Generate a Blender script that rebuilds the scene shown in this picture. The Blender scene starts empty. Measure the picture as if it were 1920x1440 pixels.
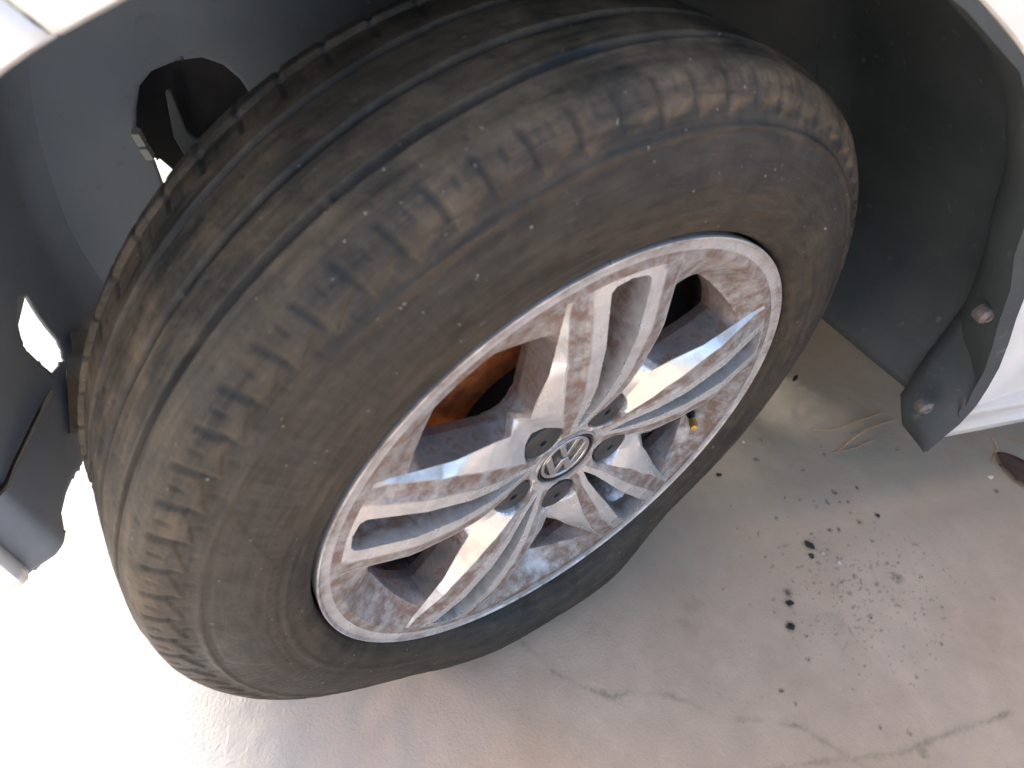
import bpy, bmesh, math, random
import numpy as np
from mathutils import Matrix, Vector
R_ = math.radians
random.seed(7); rng = np.random.default_rng(7)
sc = bpy.context.scene
col = sc.collection
H = 0.316                                   # height of the wheel centre above the floor

# ---------------------------------------------------------------- camera
cd = bpy.data.cameras.new('camera'); cam = bpy.data.objects.new('camera', cd); col.objects.link(cam)
M = np.array([[0.94859264, -0.12345743, 0.29142797], [-0.28593736, -0.72904873, 0.62187441], [0.13569017, -0.67323563, -0.72687135]])
mw = Matrix(((M[0][0], -M[0][1], -M[0][2], -0.21203529), (M[1][0], -M[1][1], -M[1][2], -0.29191489),
             (M[2][0], -M[2][1], -M[2][2], 0.78056112), (0, 0, 0, 1)))
cam.matrix_world = mw
cd.sensor_width = 36; cd.lens = 24.01; cd.clip_start = 0.01; cd.clip_end = 500
cd.dof.use_dof = True; cd.dof.focus_distance = 0.68; cd.dof.aperture_fstop = 8.0
sc.camera = cam

# ---------------------------------------------------------------- light
SUN_EL, SUN_AZ = R_(15), R_(43)
L = Vector((-math.cos(SUN_EL) * math.cos(SUN_AZ), math.cos(SUN_EL) * math.sin(SUN_AZ), math.sin(SUN_EL)))
w = bpy.data.worlds.new('World'); sc.world = w; w.use_nodes = True
nt = w.node_tree; bg = nt.nodes['Background']
sky = nt.nodes.new('ShaderNodeTexSky'); sky.sky_type = 'NISHITA'; sky.sun_disc = False
sky.sun_elevation = SUN_EL; sky.sun_rotation = math.atan2(L.x, L.y)
sky.air_density = 0.75; sky.dust_density = 7.0; sky.ozone_density = 0.7
nt.links.new(sky.outputs[0], bg.inputs[0]); bg.inputs[1].default_value = 0.15
sd = bpy.data.lights.new('sun', 'SUN'); sd.energy = 5.0; sd.angle = R_(4.0); sd.color = (1.0, 0.985, 0.965)
so = bpy.data.objects.new('sun', sd); col.objects.link(so)
so.rotation_euler = (-L).to_track_quat('-Z', 'Y').to_euler()
sc.view_settings.view_transform = 'Standard'; sc.view_settings.look = 'None'
sc.view_settings.gamma = 1; sc.view_settings.exposure = 2.55

# ---------------------------------------------------------------- helpers
def link(o, parent=None):
    col.objects.link(o)
    if parent: o.parent = parent
    return o
def tag(o, label=None, cat=None, group=None, kind=None):
    if label: o['label'] = label
    if cat: o['category'] = cat
    if group: o['group'] = group
    if kind: o['kind'] = kind
    return o
def empty(name, parent=None, mat=None):
    o = bpy.data.objects.new(name, None); o.empty_display_size = 0.1
    link(o, parent)
    if mat is not None: o.matrix_local = mat
    return o
def mesh(name, V, F, m, parent=None, smooth=35, attrs=None, solid=0, bevel=0, off=-1):
    me = bpy.data.meshes.new(name)
    me.from_pydata([tuple(map(float, v)) for v in V], [], [tuple(int(i) for i in f) for f in F])
    me.validate(verbose=False); me.update()
    if attrs:
        for k, a in attrs.items():
            at = me.attributes.new(k, 'FLOAT', 'POINT'); at.data.foreach_set('value', np.asarray(a, dtype=np.float32))
    if smooth is not None:
        me.polygons.foreach_set('use_smooth', [True] * len(me.polygons))
        me.set_sharp_from_angle(angle=R_(smooth))
    me.materials.append(m)
    o = link(bpy.data.objects.new(name, me), parent)
    if solid:
        md = o.modifiers.new('solid', 'SOLIDIFY'); md.thickness = solid; md.offset = off
    if bevel:
        md = o.modifiers.new('bevel', 'BEVEL'); md.width = bevel; md.segments = 2; md.limit_method = 'ANGLE'; md.angle_limit = R_(30)
    return o
def grid(P, closed_u=False, closed_v=False, keep=None):
    """P[i][j] -> verts and quads"""
    P = np.asarray(P, float); n, m = P.shape[:2]
    V = P.reshape(-1, 3); F = []
    for i in range(n if closed_u else n - 1):
        i2 = (i + 1) % n
        for j in range(m if closed_v else m - 1):
            j2 = (j + 1) % m
            if keep is not None and not keep(i, j): continue
            F.append((i * m + j, i * m + j2, i2 * m + j2, i2 * m + j))
    return V, F
def lathe(prof, n=96, a0=0.0, a1=2 * math.pi):
    """prof [(r,z)] around local z"""
    closed = abs(a1 - a0 - 2 * math.pi) < 1e-6
    A = np.linspace(a0, a1, n + (0 if closed else 1), endpoint=not closed)
    P = [[(r * math.cos(a), r * math.sin(a), z) for (r, z) in prof] for a in A]
    return grid(P, closed_u=closed)
def vnoise(x, y, z, s, seed=0):
    """smooth value noise on arrays, -1..1"""
    x = np.asarray(x) * s + 17.3 + seed * 5.1; y = np.asarray(y) * s + 3.7; z = np.asarray(z) * s + 9.1 + seed
    xi, yi, zi = np.floor(x).astype(np.int64), np.floor(y).astype(np.int64), np.floor(z).astype(np.int64)
    fx, fy, fz = x - xi, y - yi, z - zi
    fx, fy, fz = [t * t * (3 - 2 * t) for t in (fx, fy, fz)]
    def h(a, b, c):
        n = (a * 374761393 + b * 668265263 + c * 2147483647 + seed * 144665) & 0xffffffff
        n = ((n ^ (n >> 13)) * 1274126177) & 0xffffffff
        return ((n ^ (n >> 16)) & 0xffff) / 32767.5 - 1
    r = 0
    for dx in (0, 1):
        for dy in (0, 1):
            for dz in (0, 1):
                r = r + h(xi + dx, yi + dy, zi + dz) * (fx if dx else 1 - fx) * (fy if dy else 1 - fy) * (fz if dz else 1 - fz)
    return r

# ---------------------------------------------------------------- materials
class NB:
    def __init__(s, name):
        s.m = bpy.data.materials.new(name); s.m.use_nodes = True; s.t = s.m.node_tree
        s.b = s.t.nodes['Principled BSDF']; s.tc = s.t.nodes.new('ShaderNodeTexCoord')
    def n(s, typ, **k):
        q = s.t.nodes.new('ShaderNode' + typ)
        for a, v in k.items(): setattr(q, a, v)
        return q
    def lk(s, a, b): s.t.links.new(a, b)
    def noise(s, scale, detail=4, rough=.55, dist=0, vec=None, sc3=None):
        q = s.n('TexNoise'); q.inputs['Scale'].default_value = scale; q.inputs['Detail'].default_value = detail
        q.inputs['Roughness'].default_value = rough; q.inputs['Distortion'].default_value = dist
        v = vec or s.tc.outputs['Object']
        if sc3:
            mp = s.n('Mapping'); mp.inputs['Scale'].default_value = sc3; s.lk(v, mp.inputs[0]); v = mp.outputs[0]
        s.lk(v, q.inputs['Vector']); return q.outputs[0]
    def ramp(s, fac, stops):
        q = s.n('ValToRGB'); e = q.color_ramp.elements
        while len(e) < len(stops): e.new(0.5)
        for el, (p, c) in zip(e, stops):
            el.position = p; el.color = (c, c, c, 1) if not isinstance(c, tuple) else c + (1,)
        s.lk(fac, q.inputs[0]); return q.outputs[0]
    def mix(s, fac, a, b, blend='MIX'):
        q = s.n('Mix', data_type='RGBA', blend_type=blend)
        for sk, v in ((q.inputs[0], fac), (q.inputs[6], a), (q.inputs[7], b)):
            if isinstance(v, tuple): sk.default_value = v + (1,)
            elif isinstance(v, (int, float)): sk.default_value = v
            else: s.lk(v, sk)
        return q.outputs[2]
    def math(s, op, a, b=None, clamp=False):
        q = s.n('Math', operation=op, use_clamp=clamp)
        for i, v in enumerate((a, b)):
            if v is None: continue
            if isinstance(v, (int, float)): q.inputs[i].default_value = v
            else: s.lk(v, q.inputs[i])
        return q.outputs[0]
    def attr(s, name):
        q = s.n('Attribute'); q.attribute_name = name; return q.outputs['Fac']
    def bump(s, h, dist=.001, strength=1.0, prev=None):
        q = s.n('Bump'); q.inputs['Strength'].default_value = strength; q.inputs['Distance'].default_value = dist
        s.lk(h, q.inputs['Height'])
        if prev: s.lk(prev, q.inputs['Normal'])
        return q.outputs[0]
    def out(s, color=None, rough=None, metal=None, normal=None, spec=None, coat=None):
        for nm, v in (('Base Color', color), ('Roughness', rough), ('Metallic', metal), ('Normal', normal), ('Specular IOR Level', spec), ('Coat Weight', coat)):
            if v is None: continue
            sk = s.b.inputs[nm]
            if isinstance(v, tuple): sk.default_value = v + (1,)
            elif isinstance(v, (int, float)): sk.default_value = v
            else: s.lk(v, sk)
        return s.m

def m_rubber():
    b = NB('dusty_rubber')
    q = b.n('Attribute'); q.attribute_name = 'polar'; pv = q.outputs['Vector']
    n1 = b.noise(14, 6, .62); n2 = b.noise(60, 4, .6); n3 = b.noise(320, 3, .6)
    st = b.noise(1, 6, .65, .3, pv, (18, 150, 18)); st2 = b.noise(1, 5, .65, 0, pv, (70, 420, 70))
    base = b.mix(b.ramp(st, [(.3, 0), (.7, 1)]), (.014, .0135, .011), (.036, .032, .025))
    base = b.mix(b.ramp(n2, [(.45, 0), (.75, .45)]), base, (.058, .051, .040))
    brown = b.mix(b.ramp(b.noise(35, 6, .7), [(.3, 0), (.7, 1)]), (.045, .034, .020), (.20, .138, .082))
    dust = b.attr('dust')
    pt = b.math('ADD', b.math('MULTIPLY', n1, .6), b.math('MULTIPLY', st, .4))
    f = b.math('MULTIPLY', dust, b.ramp(pt, [(.40, .05), (.56, .95)]), True)
    c = b.mix(f, base, brown)
    c = b.mix(b.ramp(st2, [(.60, 0), (.72, .30)]), c, (.14, .115, .09))
    sp = b.ramp(b.noise(240, 2, .5), [(.735, 0), (.765, 1)])
    c = b.mix(b.math('MULTIPLY', sp, .55), c, (.42, .40, .33))
    c = b.mix(b.math('MULTIPLY', b.attr('groove'), .85), c, (.022, .023, .022))
    c = b.mix(b.math('MULTIPLY', b.attr('grit'), b.ramp(b.noise(500, 2, .6), [(.42, 0), (.52, .9)])), c, (.30, .26, .22))
    nrm = b.bump(n3, .0006, .6); nrm = b.bump(n2, .0016, .5, nrm); nrm = b.bump(st2, .0005, .5, nrm)
    return b.out(c, b.ramp(n1, [(.3, .48), (.7, .74)]), 0, nrm, .32)
def m_alloy():
    b = NB('dirty_silver_alloy')
    n1 = b.noise(24, 6, .62, .3); n2 = b.noise(120, 5, .6); st = b.noise(70, 6, .66)
    silver = b.mix(b.ramp(n2, [(.3, 0), (.7, 1)]), (.68, .68, .66), (.80, .80, .78))
    brake = b.mix(b.ramp(b.noise(70, 4, .6), [(.35, 0), (.65, 1)]), (.050, .028, .020), (.20, .130, .096))
    d = b.attr('dust')
    f = b.math('ADD', b.math('MULTIPLY', d, 1.25), b.math('MULTIPLY', b.math('SUBTRACT', n1, .55), 2.2), True)
    f = b.math('MULTIPLY', f, b.math('MAXIMUM', b.ramp(st, [(.36, .50), (.60, 1)]), b.math('SUBTRACT', d, .7)))
    c = b.mix(f, silver, brake)
    rough = b.math('ADD', b.math('MULTIPLY', f, .34), .24)
    metal = b.math('SUBTRACT', .62, b.math('MULTIPLY', f, .5))
    return b.out(c, rough, metal, b.bump(n2, .0004, .35))
def m_barrel():
    b = NB('mottled_rim_barrel')
    n = b.noise(55, 6, .7, .6); n2 = b.noise(260, 3, .6)
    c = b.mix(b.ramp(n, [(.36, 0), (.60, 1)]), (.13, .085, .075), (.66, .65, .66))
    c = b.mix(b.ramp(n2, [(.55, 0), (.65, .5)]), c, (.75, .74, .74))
    c = b.mix(b.attr('deep'), c, (.022, .015, .013))  # deep end darkened for brake dust and for the shade inside
    return b.out(c, b.ramp(n, [(.3, .6), (.7, .35)]), .5, b.bump(n, .002, .5))
def m_simple(name, c1, c2, scale, rough, metal=0.0, bump=.0, spec=.5, det=5):
    b = NB(name); n = b.noise(scale, det, .6)
    c = b.mix(b.ramp(n, [(.3, 0), (.7, 1)]), c1, c2)
    return b.out(c, rough, metal, b.bump(b.noise(scale * 4, 3, .6), bump, .6) if bump else None, spec)
def m_plastic():
    b = NB('dusty_black_plastic')
    n = b.noise(9, 6, .6); n2 = b.noise(130, 3, .6)
    c = b.mix(b.ramp(n, [(.3, 0), (.72, 1)]), (.028, .040, .046), (.060, .074, .078))
    c = b.mix(b.math('MULTIPLY', b.attr('lit_tint'), b.ramp(n, [(.2, .75), (.6, 1)])), c, (.33, .37, .40))  # paler blue-grey towards the front stands in for light bounced into the arch
    sp = b.ramp(b.noise(75, 2, .5), [(.68, 0), (.75, 1)])
    c = b.mix(b.math('MULTIPLY', sp, .35), c, (.2, .2, .18))
    c = b.mix(b.math('MULTIPLY', b.attr('dust'), b.ramp(b.noise(20, 5, .6), [(.3, .2), (.65, .8)])), c, (.13, .115, .095))
    return b.out(c, .62, 0, b.bump(n2, .0006, .5), .4)
def m_paint(name, c1, dirt):
    b = NB(name); n = b.noise(12, 6, .65); n2 = b.noise(500, 2, .5)
    c = b.mix(b.math('MULTIPLY', b.ramp(n, [(.4, 0), (.75, 1)]), dirt), c1, (.42, .37, .30))
    m = b.out(c, .32, 0, None, .5, .6); b.b.inputs['Coat Roughness'].default_value = .12
    return m
RUB = m_rubber(); ALLOY = m_alloy(); BARREL = m_barrel(); PLA = m_plastic()
WHITE = m_paint('white_paint', (.80, .80, .77), .12)
SILV = m_paint('greyish_white_paint', (.62, .63, .62), .25)
CAPM = m_simple('grey_plastic_cap', (.026, .027, .028), (.046, .046, .046), 120, .5, 0, .0003)
BLK = m_simple('black_gloss', (.015, .015, .016), (.03, .028, .028), 80, .25)
CHR = m_simple('satin_chrome', (.55, .55, .54), (.72, .71, .70), 200, .28, .9)
RUST = m_simple('rusty_iron', (.30, .050, .010), (.75, .20, .045), 60, .9, .0, .001)
DARK = m_simple('dark_iron', (.012, .011, .013), (.035, .03, .03), 30, .7)
BRASS = m_simple('dusty_brass', (.45, .27, .06), (.6, .42, .15), 150, .45, .5)
LEAF = m_simple('dry_leaf', (.05, .022, .016), (.10, .042, .03), 60, .7)
STRAW = m_simple('dry_straw', (.40, .22, .11), (.55, .34, .20), 90, .7)
CRUMB = m_simple('black_crumbs', (.012, .010, .009), (.04, .034, .03), 400, .85)
PEB = m_simple('pale_grit', (.5, .45, .36), (.7, .64, .54), 300, .8)
SCREW = m_simple('dirty_screw', (.12, .10, .09), (.22, .18, .16), 300, .5, .4)

# ================================================================= the car
car = empty('parked_car')
tag(car, 'white car seen at its front wheel, dusty tyre on a silver alloy with twin spokes', 'car')
WM = Matrix(((-0.58876, -0.75357843, 0.2923717, 0), (-0.180002, -0.23039205, -0.95630476, 0), (0.78801075, -0.61566148, 0.0, H), (0, 0, 0, 1)))
wheel = empty('front_wheel', car, WM)

# ---------------------------------------------------------------- tyre
def make_tyre():
    zc, Rt = -.078, .3372
    side = [(.2312, -.012), (.2322, -.0060), (.2340, -.0022), (.2375, .0012), (.2440, .0040), (.2520, .0056), (.2535, .0068), (.2560, .0071), (.2572, .0062), (.2650, .0068),
            (.2740, .0060), (.2830, .0038), (.2910, .0012), (.2990, -.0016), (.3020, -.0024), (.3030, -.0016), (.3046, -.0022), (.3056, -.0044), (.3110, -.0072), (.3170, -.0105), (.3225, -.0142), (.3270, -.0185), (.3305, -.0232), (.3330, -.0288), (.3350, -.0365), (.3358, -.0395)]
    # resample outer side by arc length
    sd_ = np.array(side); seg = np.r_[0, np.cumsum(np.hypot(*np.diff(sd_, axis=0).T))]
    n1 = 118; s = np.linspace(0, seg[-1], n1); out = np.stack([np.interp(s, seg, sd_[:, 0]), np.interp(s, seg, sd_[:, 1])], 1)
    for _ in range(2):
        o2 = out.copy(); o2[1:-1] = (out[:-2] + 2 * out[1:-1] + out[2:]) / 4; out = o2
    zt = np.arange(-.0405, -.1500, -.00095)
    crown = np.stack([Rt - .75 * (zt - zc - .008) ** 2, zt], 1)
    inner = out[::-4].copy(); inner[:, 1] = -.1895 - inner[:, 1]
    prof = np.vstack([out, crown, inner]); n = len(prof)
    NT = 1440
    A = np.linspace(0, 2 * np.pi, NT, endpoint=False)
    r = np.repeat(prof[None, :, 0], NT, 0); z = np.repeat(prof[None, :, 1], NT, 0); a = np.repeat(A[:, None], n, 1)
    nr = np.gradient(prof[:, 1]); nz = -np.gradient(prof[:, 0]); ln = np.hypot(nr, nz) + 1e-9
    nr, nz = -nr / ln, -nz / ln                                   # outward normal of the profile
    nr = np.repeat(nr[None], NT, 0); nz = np.repeat(nz[None], NT, 0)
    D = np.zeros_like(r); G = np.zeros_like(r)
    tread = (r > .325)
    x, y = r * np.cos(a), r * np.sin(a)
    def box(v, c, h, soft): return np.clip((h + soft - np.abs(v - c)) / soft, 0, 1)
    wob = .0002 * vnoise(x, y, z, 18, 3)
    for gz, gw in ((-.0455, .0026), (-.0785, .0024), (-.1185, .0026)):
        g = box(z, gz + wob, gw, .0011)
        tie = np.clip(box((a * 7 / (2 * np.pi) + gz * 9) % 1, .5, .006, .003), 0, 1) * .6    # wear bars
        D -= .0068 * g * (1 - tie) * tread; G = np.maximum(G, g * tread)
    NP = 78
    ph = (a * NP / (2 * np.pi) + (z + .01) * 9.0)
    pf = ph % 1
    # outer shoulder: cross slots, each with short sipes between
    out_ = (z > -.04) & (r > .30)
    zone = np.clip((z + .0235) / .003, 0, 1) * np.clip((-.0080 - z) / .0035, 0, 1) * out_
    wear = np.clip(.95 + .5 * vnoise(x, y, z, 7, 31), .8, 1.3); lin = .85 + .15 * vnoise(x, y, z, 25, 21)
    slot = box(pf, .5, .055, .060) * zone; D -= .0016 * slot * lin * wear; G = np.maximum(G, np.clip(slot * .6 * wear, 0, 1))
    ph2 = (ph + .5) % 1
    z2 = np.clip((z + .0205) / .0015, 0, 1) * np.clip((-.0135 - z) / .0015, 0, 1) * out_
    sip = box(ph2, .5 + (z + .017) * 8, .030, .045) * z2; D -= .0008 * sip * wear; G = np.maximum(G, sip * .40 * wear)
    z3 = np.clip((z + .0330) / .002, 0, 1) * np.clip((-.0262 - z) / .002, 0, 1) * out_
    sip = box((ph + .22) % 1, .5, .028, .05) * z3; D -= .0005 * sip * wear; G = np.maximum(G, sip * .2 * wear)
    # stepped lower ends of the shoulder blocks
    edge = -.0118 + .0050 * ((pf + .5) % 1)
    step = np.clip((edge - z) / .0007, 0, 1) * out_
    D += .0014 * step * np.clip(1 - (-.020 - z) / .015, 0, 1)
    low = box((ph + .5) % 1, .5, .04, .06) * np.clip((z - edge) / .002, 0, 1) * np.clip((-.0035 - z) / .003, 0, 1) * out_
    D -= .0007 * low
    # inner shoulder sipes, ribs sipes
    pi_ = (a * 70 / (2 * np.pi) - (z + .14) * 6.0) % 1
    zi = np.clip((-.133 - z) / .002, 0, 1) * (r > .318)
    s1 = box(pi_, .5, .035, .05) * zi; D -= .0014 * s1; G = np.maximum(G, s1 * .6)
    s2 = box((pi_ + .42) % 1, .5, .018, .04) * zi * (z > -.158); D -= .0004 * s2; G = np.maximum(G, s2 * .3)
    for gz0, gz1 in ((-.0525, -.0715), (-.0865, -.1095)):
        m_ = np.clip((gz0 - z) / .001, 0, 1) * np.clip((z - gz1) / .001, 0, 1) * tread * (np.abs(z - (gz0 + gz1) / 2) > .0045)
        s3 = box((a * 70 / (2 * np.pi) + z * 14) % 1, .5, .014, .035) * m_; D -= .0006 * s3; G = np.maximum(G, s3 * .35)
    # sidewall: fine radial relief bands and worn wedge motif
    sw = (r > .262) & (r < .300) & (z > -.02)
    wed = .8 * box((a * 3 / (2 * np.pi) + (r - .28) * 2.2 + .12) % 1, .5, .13, .004) * sw * np.clip((r - .266) / .001, 0, 1) * np.clip((.298 - r) / .001, 0, 1)
    D += .0007 * wed
    rad = ((a * 220 / (2 * np.pi)) % 1 < .5) * sw * (1 - wed) * .00012
    D += rad
    # wear and lumps
    D += .00035 * vnoise(x, y, z, 45, 1) * (r > .30) + .0002 * vnoise(x, y, z, 120, 2) + .0007 * vnoise(x, y, z, 12, 5) * (r > .26)
    dust = np.clip((r - .296) / .018, 0, 1) * np.clip(.75 + .45 * vnoise(x, y, z, 9, 8), 0, 1)
    dust = dust * (1 - .75 * np.clip((z - edge) / .002, 0, 1)) + .16 * (r <= .31)
    rim_d = np.clip(1 - (r - .262) / .02, 0, 1) * .06; dust = dust + rim_d * (r < .29)
    # grit caught on the rear shoulder
    dn = R_(142)
    back = np.cos(a - (dn + R_(83)))
    grit = np.clip((back - .80) / .1, 0, 1) * np.clip(1 - np.abs(z + .016) / .009, 0, 1) * (r > .312)
    r2 = r + nr * D; z2_ = z + nz * D
    # load: flatten on the floor and bulge the sidewalls
    phi = (a - dn + np.pi) % (2 * np.pi) - np.pi
    lim = np.where(np.abs(phi) < R_(40), (H + .0005) / np.cos(np.clip(phi, -R_(40), R_(40))), 9.0)
    rb = .2300
    sc_ = np.clip((lim - rb) / (Rt - rb), 0, 1)
    r3 = np.where(r2 > rb, rb + (r2 - rb) * sc_, r2)
    sfac = np.sin(np.clip((r - .233) / (.333 - .233), 0, 1) * np.pi) ** .8
    bul = np.exp(-((phi - R_(5)) / R_(29)) ** 4) * .0200
    z3_ = z2_ + sfac * bul * np.where(z > zc, 1, -1) * np.where(np.abs(z - zc) > .04, 1, 0)
    P = np.stack([r3 * np.cos(a), r3 * np.sin(a), z3_], 2)
    me = bpy.data.meshes.new('tyre')
    V = P.reshape(-1, 3)
    i = np.arange(NT)[:, None]; j = np.arange(n - 1)[None]
    i2 = (i + 1) % NT
    Fq = np.stack([i * n + j, i * n + j + 1, i2 * n + j + 1, i2 * n + j], 2).reshape(-1, 4)[:, ::-1]
    me.vertices.add(len(V)); me.vertices.foreach_set('co', V.astype(np.float32).ravel())
    me.loops.add(len(Fq) * 4); me.loops.foreach_set('vertex_index', Fq.astype(np.int32).ravel())
    me.polygons.add(len(Fq)); me.polygons.foreach_set('loop_start', np.arange(0, len(Fq) * 4, 4, dtype=np.int32))
    me.update(calc_edges=True); me.polygons.foreach_set('use_smooth', [True] * len(Fq))
    for k, at_ in (('dust', dust), ('groove', G), ('grit', grit)):
        at = me.attributes.new(k, 'FLOAT', 'POINT'); at.data.foreach_set('value', at_.astype(np.float32).ravel())
    at = me.attributes.new('polar', 'FLOAT_VECTOR', 'POINT'); pol = np.stack([np.cos(a) * .3, np.repeat(np.r_[0, np.cumsum(np.hypot(*np.diff(prof, axis=0).T))][None], NT, 0), np.sin(a) * .3], 2)
    at.data.foreach_set('vector', pol.astype(np.float32).ravel())
    me.materials.append(RUB)
    return link(bpy.data.objects.new('tyre', me), wheel)
make_tyre()

# ---------------------------------------------------------------- alloy face
def I(x, xs, ys): return np.interp(x, xs, ys)
def make_face():
    rows = np.unique(np.round(np.concatenate([np.arange(.0325, .0815, .0011), np.arange(.083, .111, .0026), np.arange(.1112, .122, .0008), np.arange(.1235, .175, .0026), np.arange(.1765, .1895, .0008), np.arange(.190, .203, .002),
            np.arange(.2036, .2128, .0006), np.arange(.2135, .2205, .0012)]), 5))
    SUB = [4, 2, 5, 2, 6, 14, 7, 10]          # sub-columns between the named ones
    V = []; dust = []; idx = {}
    nr = len(rows)
    def named(r):
        w = I(r, [.044, .06, .08, .11, .155, .2, .2045, .2080, .2092], [0, .0042, .0066, .0092, .0140, .0170, .0168, .0130, 0])
        zc = I(r, [.033, .045, .06, .09, .12, .16, .20, .213, .22], [-.0155, -.0125, -.0085, -.0005, .0040, .0050, -.0002, -.0030, -.0035])
        k2 = w; k3 = max(w + .0025, I(r, [.044, .06, .1, .15, .2, .213, .22], [.006, .0115, .0195, .0275, .0310, .033, .034]))
        k4 = k3 + .003
        k5 = max(k4 + .003, I(r, [.044, .07, .1, .15, .2, .213], [.014, .022, .033, .0430, .0465, .047]))
        half = r * math.sin(R_(36)) ; A36 = R_(36)
        k6 = max(k5 + .002, I(r, [.044, .07, .09, .105, .12, .135, .150, .2, .213], [.018, .033, .046, .0545, .0545, .0525, .0505, .0485, .050]))
        def an(p, rr=r): return math.asin(min(.999, p / rr))
        a = [0, an(max(w - .0035, 0)) if w > 0 else 0, an(k2), an(k3), an(k4), an(k5), an(k6)]
        hw = I(r, [.1115, .130, .15, .170, .187], [13.5, 15, 17, 18.7, 18.9]) * min(1, (r - .1115) / .016) ** .5 * min(1, (.187 - r) / .011) ** .45 if .1115 < r < .187 else 0
        a7 = A36 - R_(hw)
        a[6] = min(a[6], A36 - R_(1.5)); a[5] = min(a[5], a[6] - .01); a[4] = min(a[4], a[5] - .01); a[3] = min(a[3], a[4] - .005)
        a.append(max(a7, a[6] + .01) if hw else A36); hole = hw > 0
        if hole: a[7] = min(a[7], A36 - 1e-4)
        # heights
        zlow = I(r, [.033, .085, .100, .1090, .1135, .17, .187, .200, .2125, .2205], [-.0155, -.0165, -.0175, -.0230, -.0280, -.031, -.031, -.0180, -.0045, -.0035])
        z5 = zc - I(r, [.044, .08, .12, .2, .213], [.0, .0015, .0035, .0035, .0002])
        z6 = I(r, [.045, .08, .1, .12, .15, .2, .213], [-.0145, -.0135, -.0125, -.0100, -.0060, -.0060, -.0040])
        if r > .2: z6 = min(z6, z5)
        zsl = zc - .0005
        zz = [zsl, zc - .003 if False else zc, zc, zc, zc - I(r, [.05, .09, .2, .213], [.0003, .0018, .0018, 0]), z5, z6, zlow]
        slot = w > 0
        return a, zz, hole, slot, zc
    info = [named(float(r)) for r in rows]
    F = []
    bolt = [(.056 * math.cos(t), .056 * math.sin(t)) for t in [R_(72 * k) for k in range(5)]]
    for sct in range(5):
        base = R_(36 + 72 * sct)
        for sg in (1, -1):
            ids = []
            for i, r in enumerate(rows):
                a, zz, hole, slot, zc = info[i]
                row = []
                for k in range(7):
                    nn = SUB[k] if k < 6 else SUB[6] + 6
                    for q in range(nn):
                        t = q / nn
                        ang = a[k] + (a[k + 1] - a[k]) * t; z = zz[k] + (zz[k + 1] - zz[k]) * t
                        row.append((ang, z, k))
                row.append((a[7], zz[7], 7))
                rr = []
                for ang, z, k in row:
                    th = base + sg * ang
                    X, Y = r * math.cos(th), r * math.sin(th)
                    dd = 0
                    if k in (6, 7) and r > .105 and r < .187: dd = 1.0 + .55 * min(1, (r - .105) / .02)
                    elif k == 5: dd = .45 if r > .16 else .05
                    elif k == 4: dd = .95
                    elif k in (2,): dd = .22
                    elif k == 3: dd = .85
                    if k >= 6 and r >= .187: dd = .88
                    if r > .2125: dd = 1.0
                    if r < .04: dd = .5
                    for bx, by in bolt:
                        d = math.hypot(X - bx, Y - by)
                        if d < .0194:
                            f = .0185 / max(d, 1e-6)
                            if d > .0180: X, Y = bx + (X - bx) * f, by + (Y - by) * f; z = min(z, -.0175)
                            else: z = -.030; dd = 1.4
                        elif d < .0204: 
                            f = .0198 / d; X, Y = bx + (X - bx) * f, by + (Y - by) * f
                            z = z * .8 - .0034
                    V.append((X, Y, z)); dust.append(dd); rr.append(len(V) - 1)
                ids.append(rr)
            nc = len(ids[0])
            s2 = SUB[0] + SUB[1]
            # walls going down into the window and the slot
            wall = []; swall = []
            for i, r in enumerate(rows):
                a, zz, hole, slot, zc = info[i]
                th = base + sg * (a[7] + (.0035 / r if hole else 0)) ; z = zz[7] - .010
                th = base + sg * (a[7] - .0030 / r if hole else a[7])
                V.append((r * math.cos(th), r * math.sin(th), z)); dust.append(1.6); wall.append(len(V) - 1)
                w2 = max(a[2] - .0015 / r, 0); th = base + sg * w2
                V.append((r * math.cos(th), r * math.sin(th), zc - .034)); dust.append(1.5); swall.append(len(V) - 1)
            for i in range(nr - 1):
                h0, h1 = info[i][2], info[i + 1][2]; s0, s1 = info[i][3], info[i + 1][3]
                for j in range(nc - 1):
                    if (s0 or s1) and j < s2: continue
                    f = (ids[i][j], ids[i + 1][j], ids[i + 1][j + 1], ids[i][j + 1])
                    F.append(f if sg == 1 else f[::-1])
                if h0 or h1:
                    f = (ids[i][nc - 1], ids[i + 1][nc - 1], wall[i + 1], wall[i]); F.append(f if sg == 1 else f[::-1])
                if s0 or s1:
                    f = (ids[i][s2], ids[i + 1][s2], swall[i + 1], swall[i]); F.append(f[::-1] if sg == 1 else f)
    # outer flange lip and back
    n = 400; prof = [(rows[-1] - .0002, -.0036), (.2212, -.0034), (.2266, -.0032), (.2275, -.0022), (.2286, -.0014), (.2296, -.0018), (.2300, -.0035), (.2290, -.014)]
    LV, LF = lathe(prof, n); o = len(V); V += [tuple(v) for v in LV]; dust += [.62 if .2265 < math.hypot(v[0], v[1]) < .2287 else .35 for v in LV]
    F += [tuple(i + o for i in f)[::-1] for f in LF]
    # centre bore ring
    prof = [(.0300, -.024), (.0300, -.0150), (.0308, -.0136), (.0322, -.0136), (.0330, -.0152)]
    LV, LF = lathe(prof, 120); o = len(V); V += [tuple(v) for v in LV]; dust += [.75] * len(LV); F += [tuple(i + o for i in f)[::-1] for f in LF]
    ob = mesh('alloy_rim', V, F, ALLOY, wheel, smooth=None, attrs={'dust': dust})
    me = ob.data
    bm = bmesh.new(); bm.from_mesh(me)
    bmesh.ops.remove_doubles(bm, verts=bm.verts, dist=1.5e-5)
    bmesh.ops.dissolve_degenerate(bm, dist=1e-6, edges=bm.edges)
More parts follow.
